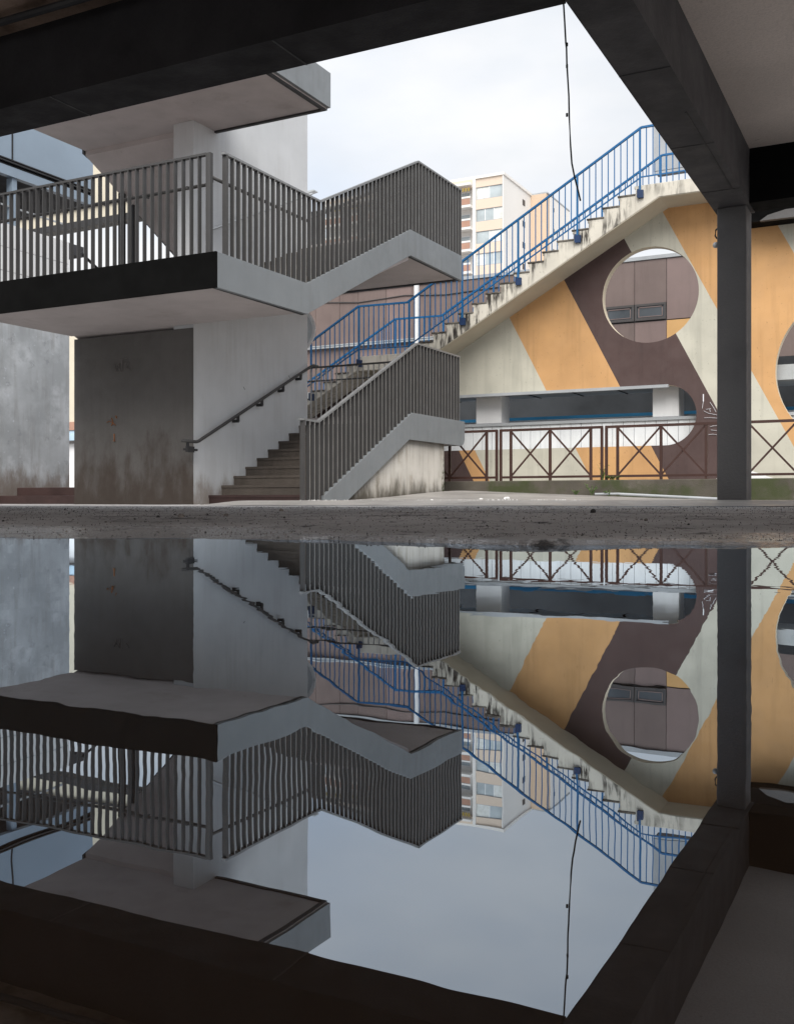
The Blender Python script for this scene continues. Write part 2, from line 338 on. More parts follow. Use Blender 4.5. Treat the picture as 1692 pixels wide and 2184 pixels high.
b = MB(); n = 48
ring = [(3.6*math.cos(2*math.pi*i/n), 3.6*math.sin(2*math.pi*i/n)) for i in range(n)]
b.v = [(x, y, 0) for x, y in ring]; b.f = [tuple(range(n))]; b.mi = [0]
tag(b.build('water', 'water'), 'still puddle mirroring the staircases in the foreground', kind='structure')

def pz(x, y):
    a = sm((y-8.7)/1.0)
    left = max(0, min(1, (-2.6-x)/4.6))
    return .010 + .052*a + .185*left*sm((y-11.5)/4.8) + .003*mnoise.noise((x*.8, y*.8, 2))
# pavement sheet between the asphalt and the fence
b = MB(); nx, ny = 90, 80
for j in range(ny+1):
    for i in range(nx+1):
        y = 8.6 + (16.25-8.6)*j/ny + (.12*mnoise.noise((i*.15, 0, 4)) if j == 0 else 0)
        x = -7.02 + 11.02*i/nx
        b.v.append((x, y, pz(x, y) + .004 + .0015*mnoise.noise((x*9, y*9, 0))))
for j in range(ny):
    for i in range(nx):
        k = j*(nx+1)+i; b.f.append((k, k+1, k+nx+2, k+nx+1)); b.mi.append(0)
tag(b.build('pavement', 'pavement', smooth=True), 'pale damp pavement rising towards the fence', kind='structure')
b = MB(); pts = [(-6.6, 8.75), (-3, 8.72), (0, 8.66), (3, 8.7), (3, 7.5), (1, 7.7), (-1.5, 7.55), (-4, 7.8), (-6, 8.1)]
b.v = [(x, y, .0125) for x, y in pts]; b.f = [tuple(range(len(pts)))]; b.mi = [0]
tag(b.build('water', 'water'), 'thin strip of standing water along the pavement edge', kind='structure')

# ------------------------------------------------------------------ covered walkway: beams, column, ceilings
cw = thing('covered_walkway', 'dark concrete beams, column and ceiling of the covered walkway framing the view', 'walkway', (0, 5, 0))
cw.location = (0, 0, 0)
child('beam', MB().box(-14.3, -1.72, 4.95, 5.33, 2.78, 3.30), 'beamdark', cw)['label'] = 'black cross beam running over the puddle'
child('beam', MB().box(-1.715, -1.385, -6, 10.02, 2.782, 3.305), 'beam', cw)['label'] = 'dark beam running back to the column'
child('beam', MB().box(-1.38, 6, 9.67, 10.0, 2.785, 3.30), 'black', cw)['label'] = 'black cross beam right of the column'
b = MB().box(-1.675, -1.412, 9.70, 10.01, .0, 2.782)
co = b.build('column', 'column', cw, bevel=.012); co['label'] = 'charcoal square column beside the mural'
child('ceiling_panel', MB().box(-14.3, -1.72, -6, 4.948, 3.28, 3.5), 'ceiling_rust', cw)
child('ceiling_panel', MB().box(-1.383, 6, -6, 9.668, 3.282, 3.5), 'ceiling', cw)
child('pipe', MB().tube([(-13, 4.75, 3.22), (-6.2, 4.75, 3.22), (-5.7, 4.72, 3.23), (-4, 4.74, 3.22)], .025), 'trim', cw)
for y in (6.4, 7.9, 9.15): MB().box(-1.714, -1.386, y, y+.012, 2.778, 2.7815).build('form_joint', 'trim', cw)
MB().box(-1.46, -1.448, 7.2, 9.15, 2.778, 2.7815).build('form_joint', 'trim', cw)
for x in (-3.4, -5.2, -7.0, -8.8): MB().box(x, x+.012, 4.951, 5.329, 2.776, 2.7795).build('form_joint', 'trim', cw)
for k in range(4):
    x, y = [(-.62, 7.05), (-.66, 7.5), (-.69, 8.0), (-.72, 8.75)][k]
    b = MB().tube([(x, y, 3.281), (x, y, 3.255), (x+.012, y, 3.245), (x+.025, y, 3.25)], .006, 6)
    tag(b.build('ceiling_hook', 'trim'), 'small rusty hook under the pale ceiling right of the beam', 'hook', 'hooks in a line on the pale ceiling')

# hanging cable and small camera on the column
cab = MB().tube([(-1.744, 5.36, 2.81), (-1.74, 5.37, 2.70), (-1.737, 5.38, 2.59), (-1.733, 5.38, 2.56), (-1.734, 5.39, 2.476), (-1.726, 5.4, 2.30), (-1.724, 5.4, 2.188), (-1.716, 5.4, 2.02), (-1.709, 5.4, 1.925), (-1.693, 5.4, 1.845), (-1.675, 5.4, 1.775), (-1.660, 5.4, 1.71)], .0048)
o = tag(cab.build('hanging_cable', 'cable', smooth=True), 'loose black cable hanging from the beam corner against the sky', 'cable')
for z in (2.58, 2.46, 2.19):
    MB().tube([(-1.732, 5.385, z+.010), (-1.732, 5.385, z-.008)], .0065, 6).build('joint', 'cable', o)
cm = thing('wall_lamp', 'small round lamp and bracket on the left edge of the column', 'lamp')
MB().tube([(-1.676, 9.78, 2.62), (-1.70, 9.78, 2.60), (-1.705, 9.78, 2.55), (-1.69, 9.78, 2.52)], .008, 6).build('bracket', 'trim', cm)
bm = bmesh.new(); bmesh.ops.create_uvsphere(bm, u_segments=12, v_segments=8, radius=.028, matrix=Matrix.Translation((-1.70, 9.78, 2.46)))
me = bpy.data.meshes.new('lamp_head'); bm.to_mesh(me); bm.free(); me.materials.append(M['galv']); inst('lamp_head', me, (0,0,0), cm)

# ------------------------------------------------------------------ grey dogleg staircase
st = thing('grey_staircase', 'grey outdoor staircase with slatted steel railings and big landings', 'staircase')
b = MB().box(-9.23, -8.88, 11.05, 13.96, 0, 9.6)
b.build('core_wall', 'paint', st)
child('under_stair_block', MB().prism([(11.05, 0), (14.0, 0), (14.0, 1.0), (11.05, 2.45)], 'x', -11.1, -9.232), 'paint_shaded', st)
# the block's painted-in shade carries across the end of the core wall
child('shade_skin', MB().box(-9.23, -8.881, 11.044, 11.0495, 0, 2.45), 'paint_shaded', st)

def fascia(name, poly, x0, x1, m='steel', lab=None):
    o = MB().prism(poly, 'x', x0, x1).build(name, m, st, bevel=.004)
    if lab: o['label'] = lab
    return o
# landing B (middle), flight 3, landing C
lb = child('landing', MB().box(-11.1, -7.052, 9.132, 11.0, 2.49, 2.84), 'soffit', st)
child('front_fascia', MB().box(-11.1, -7.0, 9.10, 9.13, 2.455, 2.862), 'black', lb)
fascia('side_fascia', [(9.132, 2.862), (11.0, 2.866), (13.97, 4.27), (15.95, 4.285), (15.95, 3.86), (13.97, 3.868), (11.0, 2.468), (9.132, 2.457)], -7.05, -7.0, lab='grey steel side plate of the upper flight')
child('drip_edge', MB().box(-7.09, -7.052, 9.14, 11.0, 2.462, 2.489), 'trim', lb)
lc = child('landing', MB().box(-11.1, -7.052, 14.0, 15.95, 3.89, 4.25), 'soffit', st)
child('drip_edge', MB().box(-7.09, -7.052, 14.02, 15.95, 3.865, 3.889), 'trim', lc)
child('drip_edge', MB().box(-11.1, -7.092, 15.90, 15.949, 3.87, 3.889), 'trim', lc)
# landing D (top)
ld = child('landing', MB().prism([(-7.05, 9.13), (-7.05, 11.55), (-8.876, 11.55), (-8.876, 11.04), (-9.234, 11.04), (-9.234, 11.33), (-11.1, 11.33), (-11.1, 9.13)], 'z', 5.31, 5.74), 'soffit', st)
child('side_fascia', MB().box(-7.049, -7.0, 9.1, 11.58, 5.325, 5.79), 'steel', ld)
child('back_fascia', MB().box(-8.876, -7.05, 11.552, 11.58, 5.30, 5.79), 'steel', ld)
child('drip_edge', MB().box(-8.87, -7.10, 11.50, 11.549, 5.285, 5.309), 'trim', ld)
child('drip_edge', MB().box(-7.10, -7.05, 9.14, 11.549, 5.285, 5.309), 'trim', ld)
child('front_fascia', MB().box(-11.1, -7.05, 9.10, 9.128, 5.30, 5.79), 'black', ld)
child('roof_post', MB().box(-7.12, -7.06, 10.9, 10.96, 5.742, 6.4), 'trim', ld)
# landing A (lowest)
la = child('landing', MB().box(-11.1, -7.052, 14.0, 16.0, 1.03, 1.42), 'soffit', st)
arc = [(16.08 - .16 + .16*math.cos(R(t)), 1.01 + .16 - .16*math.sin(R(t))) for t in (15, 35, 55, 75, 90)]
fascia('side_fascia', [(11.42, .012), (11.42, .13), (14.03, 1.436), (16.08, 1.44), *arc, (13.94, 1.012), (11.94, .012)], -7.055, -7.005, lab='grey steel side plate of the lowest flight')
child('end_fascia', MB().box(-11.1, -7.056, 16.002, 16.05, 1.02, 1.43), 'steel', la)

def flight(ydir, y0, z0, n, tread, rise, xa, xb, waist, name='flight', mats=('stepc', 'soffit'), first=None, ystart=None):
    """steps climb from (y0,z0) in direction ydir; each step is a part of the flight"""
    w_ = MB()
    y1 = y0 + ydir*tread*(n-1); z1 = z0 + rise*n
    w_.prism([(y0, z0), (y1, z1-rise), (y1, z1-rise-waist), (y0, z0-waist)], 'x', xa, xb)
    fo = w_.build(name, mats[1], st)
    for i in range(n-1):
        za = z0 + rise*i; ya = y0 + ydir*tread*i
        s_ = MB().prism([(ya, za+.0), (ya + ydir*tread*.999, za+rise*.999), (ya+ydir*tread*.999, za+rise), (ya-ydir*.012, za+rise), (ya-ydir*.012, za+rise-.035), (ya, za+rise-.035)], 'x', xa-.001, xb+.001)
        s_.build('step', (first if (first and i < 1) else mats[0]), fo, bevel=.006)
    return fo
flight(1, 11.39, .0, 10, .29, .142, -8.878, -7.058, .0, first='stepred')
flight(-1, 14.0, 1.42, 10, .333, .142, -11.1, -9.235, .18)
flight(1, 11.0, 2.84, 10, .333, .141, -8.878, -7.055, .3)
f4 = flight(-1, 14.0, 4.25, 11, .272, .139, -11.1, -9.235, .40)
child('side_fascia', MB().prism([(14.0, 4.27), (11.25, 5.76), (11.25, 5.27), (11.45, 5.20), (14.0, 3.84)], 'x', -11.14, -11.102), 'trim', f4)

# concrete base under the lowest flight, rounded at its far end
poly = [(-7.075, 11.98)] + [(-7.075 - .42 + .42*math.cos(R(t)), 15.28 + .42*math.sin(R(t))) for t in range(0, 91, 10)] + [(-8.876, 15.70), (-8.876, 11.98)]
b = MB(); nb = len(poly)
def topz(y): return .0 + max(.02, min(1.025, .02 + (y-11.95)*.498))
ring = []
ys = [11.98 + (15.28-11.98)*i/14 for i in range(14)]
edge = [(-7.075, y) for y in ys] + poly[1:-2]
b = MB()
for x, y in edge: b.v += [(x, y, 0), (x, y, topz(y))]
for i in range(len(edge)-1): b.f.append((2*i, 2*i+2, 2*i+3, 2*i+1)); b.mi.append(0)
nv = len(b.v)
for x, y in edge: b.v += [(-8.876, y, topz(y))]
for i in range(len(edge)-1): b.f.append((2*i+1, 2*i+3, nv+i+1, nv+i)); b.mi.append(0)
bo = b.build('concrete_base', 'base', st, smooth=True); bo['label'] = 'stained rounded concrete base under the lowest flight'
# moss creeping up the rounded end
b = MB(); random.seed(3)
for k in range(260):
    t = R(random.uniform(0, 80)); z = .15 + abs(random.gauss(0, .42))
    if z > .98: continue
    x = -7.075 - .42 + .424*math.cos(t); y = 15.28 + .424*math.sin(t); s_ = random.uniform(.008, .03)*(1.2 - .6*z)
    nx, ny = math.cos(t), math.sin(t); c0 = len(b.v)
    b.v += [(x - ny*s_, y + nx*s_, z), (x + ny*s_, y - nx*s_, z - s_), (x + nx*.008, y + ny*.008, z + 1.6*s_)]
    b.f.append((c0, c0+1, c0+2)); b.mi.append(0)
mo = b.build('moss', 'moss', bo); mo['kind'] = 'stuff'

for (y, z) in ((13.4, 2.05), (12.2, 1.75)):
    MB().bar((-8.8785, y, z), (-8.8785, y+random.uniform(.02, .05), z-random.uniform(.01, .04)), .008, .003).build('scuff', 'chalk_dark', st)
# railings: upright blades set edge-on to the run
bl_ = MB().box(-.028, .028, -.007, .007, 0, 1); bl_.mi[3] = 1
blade = bl_.mesh('baluster', ['blade', 'blade_lit_edge'])
blade_pale = MB().box(-.017, .017, -.006, .006, 0, 1).mesh('baluster', ['blade_brightened'])
def rail_y(name, x, top, bot, y0, y1, pitch, hand=None, lab=None):
    ro = MB().path([(x, t, z) for t, z in top], .056, .026).build(name, 'toprail', st)
    if lab: ro['label'] = lab
    y = y0
    while y <= y1 + 1e-6:
        zt, zb = lerp(top, y) - .01, lerp(bot, y)
        inst('baluster', blade, (x, y, zb), ro, (1, 1, zt-zb)); y += pitch
    MB().box(x-.032, x+.032, y0-.03, y0-.002, lerp(bot, y0), lerp(top, y0)-.005).build('post', 'blade', ro)
    if hand:
        MB().tube(hand, .021).build('handrail', 'blade', ro, smooth=True)
    return ro
def rail_x(name, y, zt, zb, x0, x1, pitch, hand=None, lab=None, mid=None, bm_=None):
    ro = MB().bar((x0, y, zt), (x1, y, zt), .056, .026).build(name, 'blade', st)
    if lab: ro['label'] = lab
    nn = int(abs(x1-x0)/pitch); sg = 1 if x1 > x0 else -1
    for i in range(nn+1): inst('baluster', bm_ or blade, (x0 + sg*i*pitch, y, zb), ro, (1, 1, zt-zb-.01), R(90))
    if mid: MB().bar((x0, y, mid), (x1, y, mid), .03, .022).build('mid_rail', 'blade', ro)
    if hand:
        MB().tube(hand, .021).build('handrail', 'blade', ro, smooth=True)
        for k in range(6):
            xx = x0 + (x1-x0)*(k+.5)/6
            MB().bar((xx, y+.03, hand[0][2]-.03), (xx, y+.14, hand[0][2]-.03), .02, .03).build('bracket', 'blade', ro)
    return ro
FB = [(9.1, 2.862), (11.0, 2.866), (13.97, 4.27), (16, 4.28)]
rail_y('railing', -7.03, [(9.27, 4.015), (11.345, 4.012), (14.26, 5.415), (15.95, 5.425)], FB, 9.33, 15.93, .1177,
       [(-7.14, 9.2, 3.74), (-7.14, 11.2, 3.74), (-7.14, 14.1, 5.14), (-7.14, 15.8, 5.14)], 'slatted railing rising along the upper flight')
rail_x('railing', 9.16, 3.99, 2.862, -7.16, -11.1, .1157, [(-11.05, 9.3, 3.70), (-7.3, 9.3, 3.70), (-7.18, 9.26, 3.71), (-7.14, 9.2, 3.74)], 'slatted railing along the black edge of the middle landing')
MB().box(-7.165, -7.105, 9.135, 9.185, 2.862, 4.0).build('post', 'blade', st)
rail_x('railing', 15.92, 5.425, 4.25, -7.15, -11.05, .1157, None, 'slatted railing along the back of the upper landing')
FA = [(10.9, .05), (11.33, .05), (11.42, .13), (14.03, 1.436), (16.1, 1.44)]
r1 = rail_y('railing', -7.035, [(10.9, 1.108), (11.307, 1.104), (14.234, 2.538), (15.9, 2.54)], FA, 10.96, 15.88, .1165,
       [(-7.16, 11.2, .92), (-7.16, 14.1, 2.33), (-7.16, 15.8, 2.33)], 'slatted railing rising along the lowest flight')
MB().bar((-7.035, 10.93, .045), (-7.035, 11.36, .045), .06, .02).build('bottom_rail', 'blade', r1)
rail_x('railing', 15.88, 2.535, 1.42, -7.15, -11.05, .1105, None, 'open railing along the back of the lowest landing', 2.283, blade_pale)
# wall handrail on the core
hr = MB().tube([(-8.78, 10.68, .87), (-8.78, 10.98, .87), (-8.78, 11.04, .885), (-8.78, 13.86, 2.225), (-8.78, 13.98, 2.275), (-8.78, 14.12, 2.275)], .023, 10).build('wall_handrail', 'blade', st, smooth=True)
for y in (11.95, 12.55, 13.12, 13.62):
    z = .885 + (y-11.04)*.4752
    MB().bar((-8.79, y, z-.02), (-8.79, y+.0, z-.10), .02, .05).bar((-8.79, y, z-.095), (-8.882, y, z-.095), .05, .04).build('bracket', 'trim', hr)
MB().box(-8.80, -8.76, 10.78, 10.92, .72, .80).bar((-8.78, 10.80, .73), (-8.78, 10.80, .86), .03, .03).box(-8.86, -8.80, 10.80, 11.04, .745, .775).build('bracket', 'trim', hr)
# posts and rails of the left hand flights
MB().box(-11.08, -11.0, 11.95, 12.03, 2.4, 4.86).build('post', 'trim', st)
MB().box(-11.07, -11.01, 12.22, 12.28, 2.3, 4.74).build('post', 'trim', st)
MB().tube([(-11.0, 11.1, 3.72), (-11.0, 14.0, 2.33), (-11.0, 15.8, 2.33)], .022).build('handrail', 'trim', st)
MB().tube([(-9.33, 11.3, 6.2), (-9.33, 14.0, 5.15)], .022).build('handrail', 'trim', st)
MB().tube([(-8.76, 11.3, 3.85), (-8.76, 13.9, 5.05)], .018).build('handrail', 'galv', st)

# faint marks on the dark block
gm = MB()
for s_ in ([(-10.31, 2.05), (-10.27, 1.93), (-10.22, 2.05), (-10.19, 1.92)], [(-10.16, 2.09), (-10.16, 1.92)], [(-10.21, 2.09), (-10.06, 2.10)], [(-10.1, 2.03), (-10.03, 2.04), (-10.09, 1.97), (-10.0, 1.93)]):
    gm.path([(x, 11.038, z) for x, z in s_], .012, .004)
gm.build('marker_scribble', 'chalk_dark', st)
gm = MB()
for s_ in ([(-10.45, 1.20), (-10.40, 1.215), (-10.34, 1.19), (-10.28, 1.15)], [(-10.36, 1.26), (-10.33, 1.19), (-10.36, 1.15)], [(-10.28, 1.29), (-10.26, 1.25)], [(-10.31, 1.03), (-10.305, .92)], [(-10.33, .93), (-10.29, .92)]):
    gm.path([(x, 11.036, z) for x, z in s_], .018, .004)
gm.build('spray_mark', 'chalk_orange', st)

# ------------------------------------------------------------------ mural wall with round openings
def arc_pts(cx, cz, r, a0, a1, n): return [(cx + r*math.cos(R(a0+(a1-a0)*i/n)), cz + r*math.sin(R(a0+(a1-a0)*i/n))) for i in range(n+1)]
outer = [(-14.2, 0), (4, 0), (4, 4.60), (-1.2, 4.60), (-1.2, 5.155), (-3.88, 5.155), (-8.45, 2.59), (-9.7, 2.57), (-14.2, .1)]
circ1 = arc_pts(-4.195, 3.675, .84, 0, 360, 72)[:-1]
circ2 = arc_pts(-.82, 2.20, 1.30, 0, 360, 80)[:-1]
slot = [(-9.2, 1.03), *arc_pts(-3.92, 1.555, .525, -90, 90, 24), (-9.2, 2.08)]
cu = bpy.data.curves.new('mural', 'CURVE'); cu.dimensions = '2D'; cu.fill_mode = 'BOTH'; cu.extrude = .09
for pl in (outer, circ1, circ2, slot):
    sp = cu.splines.new('POLY'); sp.points.add(len(pl)-1); sp.use_cyclic_u = True
    for p, (x, z) in zip(sp.points, pl): p.co = (x, z, 0, 1)
tmp = bpy.data.objects.new('tmp', cu); C.objects.link(tmp)
dg = bpy.context.evaluated_depsgraph_get(); me = bpy.data.meshes.new_from_object(tmp.evaluated_get(dg)); me.name = 'mural_wall'
bpy.data.objects.remove(tmp); bpy.data.curves.remove(cu)
me.transform(Matrix.Translation((0, 17.79, 0)) @ Matrix.Rotation(R(90), 4, 'X'))
me.materials.clear(); me.materials.append(M['mural']); me.materials.append(M['reveal'])
for p in me.polygons: p.material_index = 0 if abs(p.normal.y) > .7 else 1; p.use_smooth = False
mw = thing('mural_wall', 'wall painted with diagonal cream, orange and brown bands and round openings', 'wall')
wo_ = inst('wall', me, (0,0,0), mw)
child('lintel', MB().box(-9.2, -3.86, 17.62, 17.699, 2.03, 2.082), 'coping', mw)
b = MB()
for s_ in [[(-3.28, 1.89), (-3.28, 1.763), (-3.298, 1.645)], [(-3.17, 1.746), (-3.11, 1.652), (-3.07, 1.573)], [(-3.232, 1.627), (-3.153, 1.636)], [(-3.175, 1.625), (-3.165, 1.58)], [(-3.272, 1.602), (-3.196, 1.559), (-3.0, 1.51)], [(-3.266, 1.483), (-3.168, 1.482), (-3.0, 1.465)], [(-3.168, 1.325), (-3.117, 1.341), (-3.0, 1.342)], [(-3.153, 1.271), (-3.0, 1.25)], [(-3.196, 1.195), (-3.124, 1.199), (-3.0, 1.18)]]:
    b.path([(x, 17.696, z) for x, z in s_], .017, .004)
b.build('chalk_scribble', 'chalk', mw)['label'] = 'white graffiti strokes on the brown band'
child('dark_lintel', MB().box(-2.6, 4, 17.3, 17.69, 4.62, 4.86), 'black', mw)
child('sill', MB().prism([(-2.3, 4.602), (-2.18, 4.68), (-1.9, 4.74), (4, 4.75), (4, 4.602)], 'y', 17.2, 17.298), 'column', mw)
# painted skirting shape at the foot
child('painted_patch', MB().prism([(-3.1, .42), (-2.75, .66), (-2.1, .42)], 'y', 17.69, 17.697), 'white', mw)

# ------------------------------------------------------------------ blue railed stair
bs_ = thing('blue_railed_stair', 'streaked concrete stair with blue railings climbing across the mural wall', 'staircase')
def soff(x):
    if x >= -3.88: return 5.16
    if x >= -8.45: return 5.16 + (x+3.88)*.5635
    if x >= -9.7: return 2.585
    return max(.0, 2.585 + (x+9.7)*.56)
Y0, Y1 = 17.0, 18.6
TOP, RI, TR = 5.39, .158, .27
def bstep(x0, x1, zt, par, name='step', m_='bluestair'):
    p = [(x0-.018, zt), (x1, zt), (x1, soff(x1)), (x0, soff(x0)), (x0, zt-.045), (x0-.018, zt-.045)]
    xs = [q for q in (-3.88, -8.45, -9.7) if x0 < q < x1]
    for q in xs: p.insert(3, (q, soff(q)))
    o = MB().prism(p, 'y', Y0, Y1).build(name, [m_], par, bevel=.006)
    if name == 'step': MB().box(x0-.034, x1-.002, Y0-.012, Y1+.01, zt+.001, zt+.03).build('step_cap', 'tread', par, bevel=.005)
    return o
landtop = bstep(-4.27, 3.5, TOP, bs_, 'top_landing')
uf = child('soffit_slab', MB().prism([(-3.86, 5.156), (-8.44, 2.575), (-9.7, 2.575), (-9.7, 2.58), (-8.45, 2.583), (-3.88, 5.1605)], 'y', Y0+.01, Y1-.01), 'bluesoffit', bs_)
for k in range(1, 16): bstep(-4.27-TR*k, -4.27-TR*(k-1), TOP-RI*k, uf)
z16 = TOP-RI*16
mid = bstep(-9.6, -4.27-TR*15, z16, bs_, 'mid_landing', 'bluestair_low')
for k in range(1, 18):
    if z16-RI*k > .05: bstep(-9.6-TR*k, -9.6-TR*(k-1), z16-RI*k, mid, 'step', 'bluestair_low')
# cream soffit skin seen from below
child('soffit_skin', MB().prism([(-3.87, 5.150), (3.5, 5.150), (3.5, 5.158), (-3.87, 5.158)], 'y', Y0+.012, Y1-.012), 'bluesoffit', bs_)
def nose(x):
    if x >= -4.16: return TOP
    if x >= -8.57: return TOP + (x+4.16)*.5775
    if x >= -9.63: return z16 - .0
    return z16 + (x+9.63)*.56
bal = MB().box(-.0075, .0075, -.0075, .0075, 0, 1).mesh('baluster', 'blue')
post = MB().box(-.015, .015, -.015, .015, 0, 1).mesh('post', 'blue')
brk = MB().box(-.045, .045, -.03, .03, -.075, .055).box(-.06, -.025, -.027, .03, -.06, .075).mesh('bracket', 'bluedark')
xs_fold = [3.4, -4.16, -8.57, -9.63, -13.9]
def blue_rail(y, near):
    ro = MB().path([(x, y, nose(x)+.965) for x in xs_fold], .04, .034).build('railing', 'blue', bs_)
    ro['label'] = 'blue railing on the near side of the stair' if near else 'blue railing on the far side of the stair'
    if near:
        MB().path([(x, y, nose(x)+.13) for x in xs_fold], .022, .02).build('bottom_rail', 'blue', ro)
    x = -4.183; k = 0
    i0 = -round(6.8/.1087)
    for i in range(i0, round(9.5/.1087)):
        x = -4.183 - i*.1087
        if i % 10 == 0:
            zb = nose(x) - (.17 if near else .1)
            inst('post', post, (x, y, zb), ro, (1, 1, nose(x)+.96-zb))
            if near: inst('bracket', brk, (x+.01, y+.012, nose(x)-.13), ro)
        else:
            zb = nose(x) + (.13 if near else -.06)
            inst('baluster', bal, (x, y, zb), ro, (1, 1, nose(x)+.955-zb))
    return ro
blue_rail(16.965, True)
blue_rail(18.5, False)
child('access_box', MB().box(-4.52, -3.2, 19.4, 19.8, 6.38, 8.2).box(-4.5, -3.2, 19.38, 19.399, 6.30, 6.36), 'coping', bs_)

# ------------------------------------------------------------------ platform seen through the slot
pf = thing('white_boarded_platform', 'low platform faced with white boards behind the mural slot', 'platform')
child('platform_core', MB().box(-12, 3, 18.04, 24, 0, 1.49), 'coping', pf)
bd = MB().box(.004, .191, -.02, 0, 0, 1).mesh('board', 'board')
for i in range(58): inst('board', bd, (-11 + .1955*i, 18.038 + random.uniform(-.004, .004), .2), pf, (1, 1, 1.29))
child('coping', MB().box(-12, 3, 17.98, 18.4, 1.495, 1.55), 'coping', pf)
child('coping', MB().box(-12, 3, 18.9, 19.2, 1.49, 1.66), 'board', pf)
child('rail_line', MB().box(-12, 3, 18.86, 18.9, 1.60, 1.625), 'frame', pf)
child('blue_strip', MB().box(-12, 3, 19.7, 19.8, 1.49, 1.79), 'bluestrip', pf)
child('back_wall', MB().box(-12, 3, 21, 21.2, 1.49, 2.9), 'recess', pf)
for x0, x1 in ((-7.609, -7.09), (-4.215, -3.755), (-.6, -.1), (-10.9, -10.4)):
    MB().box(x0, x1, 18.0, 18.45, 1.552, 2.09).build('pillar', 'base' if 0 else 'white', pf, bevel=.01)
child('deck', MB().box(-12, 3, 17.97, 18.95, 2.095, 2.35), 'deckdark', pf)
for i in range(7): MB().box(-9.2 + .86*i, -9.19 + .86*i, 18.0, 18.94, 2.08, 2.094).build('deck_rib', 'black', pf)

# ------------------------------------------------------------------ brown panelled building behind
pb = thing('brown_panel_building', 'building clad in dull brown panels behind the blue stair', 'building')
child('wall', MB().box(-19.5, 6, 24.03, 30, 0, 5.80), 'frame', pb)
child('roof_edge', MB().box(-19.52, 6.02, 23.97, 30, 5.80, 5.885), 'coping', pb)
xs_ = [-19.5, -18.4, -17.3, -16.2, -15.0, -14.22, -13.63, -12.76, -12.0, -11.42, -10.6, -9.85, -9.1, -8.3, -7.55, -6.80, -6.045, -5.29, -4.5, -3.75, -3.0, -2.2, -1.4, -.6, .2, 1.0, 2, 3, 4, 5, 6]
rows = [(0, 2.35), (2.36, 4.33), (4.345, 5.795)]
for i, (xa, xb) in enumerate(zip(xs_, xs_[1:])):
    for j, (za, zb) in enumerate(rows):
        if j == 2 and i in (15, 16):      # the two windowed bays
            MB().box(xa+.006, xb-.006, 24.0, 24.028, 4.76, zb).build('panel', 'panel', pb)
            wn = MB().box(xa+.01, xb-.01, 23.97, 24.0, 4.70, 4.755).box(xa+.01, xb-.01, 23.97, 24.0, 4.36, 4.42).box(xa+.01, xa+.06, 23.97, 24.0, 4.42, 4.70).box(xb-.06, xb-.01, 23.97, 24.0, 4.42, 4.70).build('window', 'frame', pb)
            MB().box(xa+.06, xb-.06, 24.0, 24.028, 4.42, 4.70).build('pane', 'glass', wn)
            MB().box(xa+.09, xb-.09, 23.985, 23.999, 4.66, 4.68).box(xa+.09, xa+.11, 23.985, 23.999, 4.45, 4.68).box(xb-.11, xb-.09, 23.985, 23.999, 4.45, 4.68).box(xa+.09, xb-.09, 23.985, 23.999, 4.44, 4.455).build('inner_frame', 'panel2', wn)
            continue
        m_ = 'orange' if (j == 1 and i == 17) else ('panel2' if (i*7+j*3) % 5 == 0 else 'panel')
        MB().box(xa+.006, xb-.006, 24.0 + (.004 if (i+j) % 2 else 0), 24.028, za+.005, zb-.005).build('panel', m_, pb)
child('gutter', MB().box(-19.4, -9.4, 23.88, 23.998, 4.30, 4.36).box(-19.4, -9.4, 23.86, 23.879, 4.355, 4.38), 'galv', pb)
child('cable_line', MB().tube([(-15, 23.985, 5.62), (-13.6, 23.985, 5.50), (-12.2, 23.985, 5.56), (-11, 23.985, 5.47), (-9.5, 23.985, 5.52)], .015, 6), 'frame', pb)

o = thing('white_pole', 'slim white pole behind the blue railing under the upper landing', 'pole', (-9.9, 20.05, 0))
MB().box(-.045, .045, -.045, .045, 0, 5.2).build('shaft', 'white', o, bevel=.01)
MB().box(-.07, .07, -.07, .07, 0, .03).build('foot_plate', 'galv', o)
# round mirror whose rim shows past the core wall
o = thing('round_mirror', 'round white rimmed mirror half hidden by the grey core wall', 'mirror')
pts = [(-9.90 + .5*math.cos(R(t))*.99, 15.0, 3.07 + .42*math.sin(R(t))) for t in range(0, 361, 10)]
MB().tube(pts, .032, 8).build('rim', 'white', o, smooth=True)
b = MB(); b.v = [(x, 15.03, z) for x, y, z in pts[:-1]]; b.f = [tuple(range(36))]; b.mi = [0]; b.build('mirror_disc', 'galv', o)
MB().tube([(-9.93, 15.06, 1.42), (-9.93, 15.06, 3.0)], .03).build('stand', 'galv', o)
# street lamp whose head pokes past the wall
o = thing('street_lamp', 'street lamp head poking out beyond the grey core wall against the sky', 'street lamp', (-20, 30, 0))
MB().tube([(0, 0, 0), (0, 0, 9.8), (.1, 0, 10.5), (.45, 0, 10.80)], [.09, .06, .05, .04]).build('pole', 'galv', o)
MB().prism([(.35, 10.84), (.55, 10.92), (1.26, 10.94), (1.27, 10.90), (.6, 10.78), (.35, 10.76)], 'y', -.13, .13).build('lamp_head', 'galv', o)

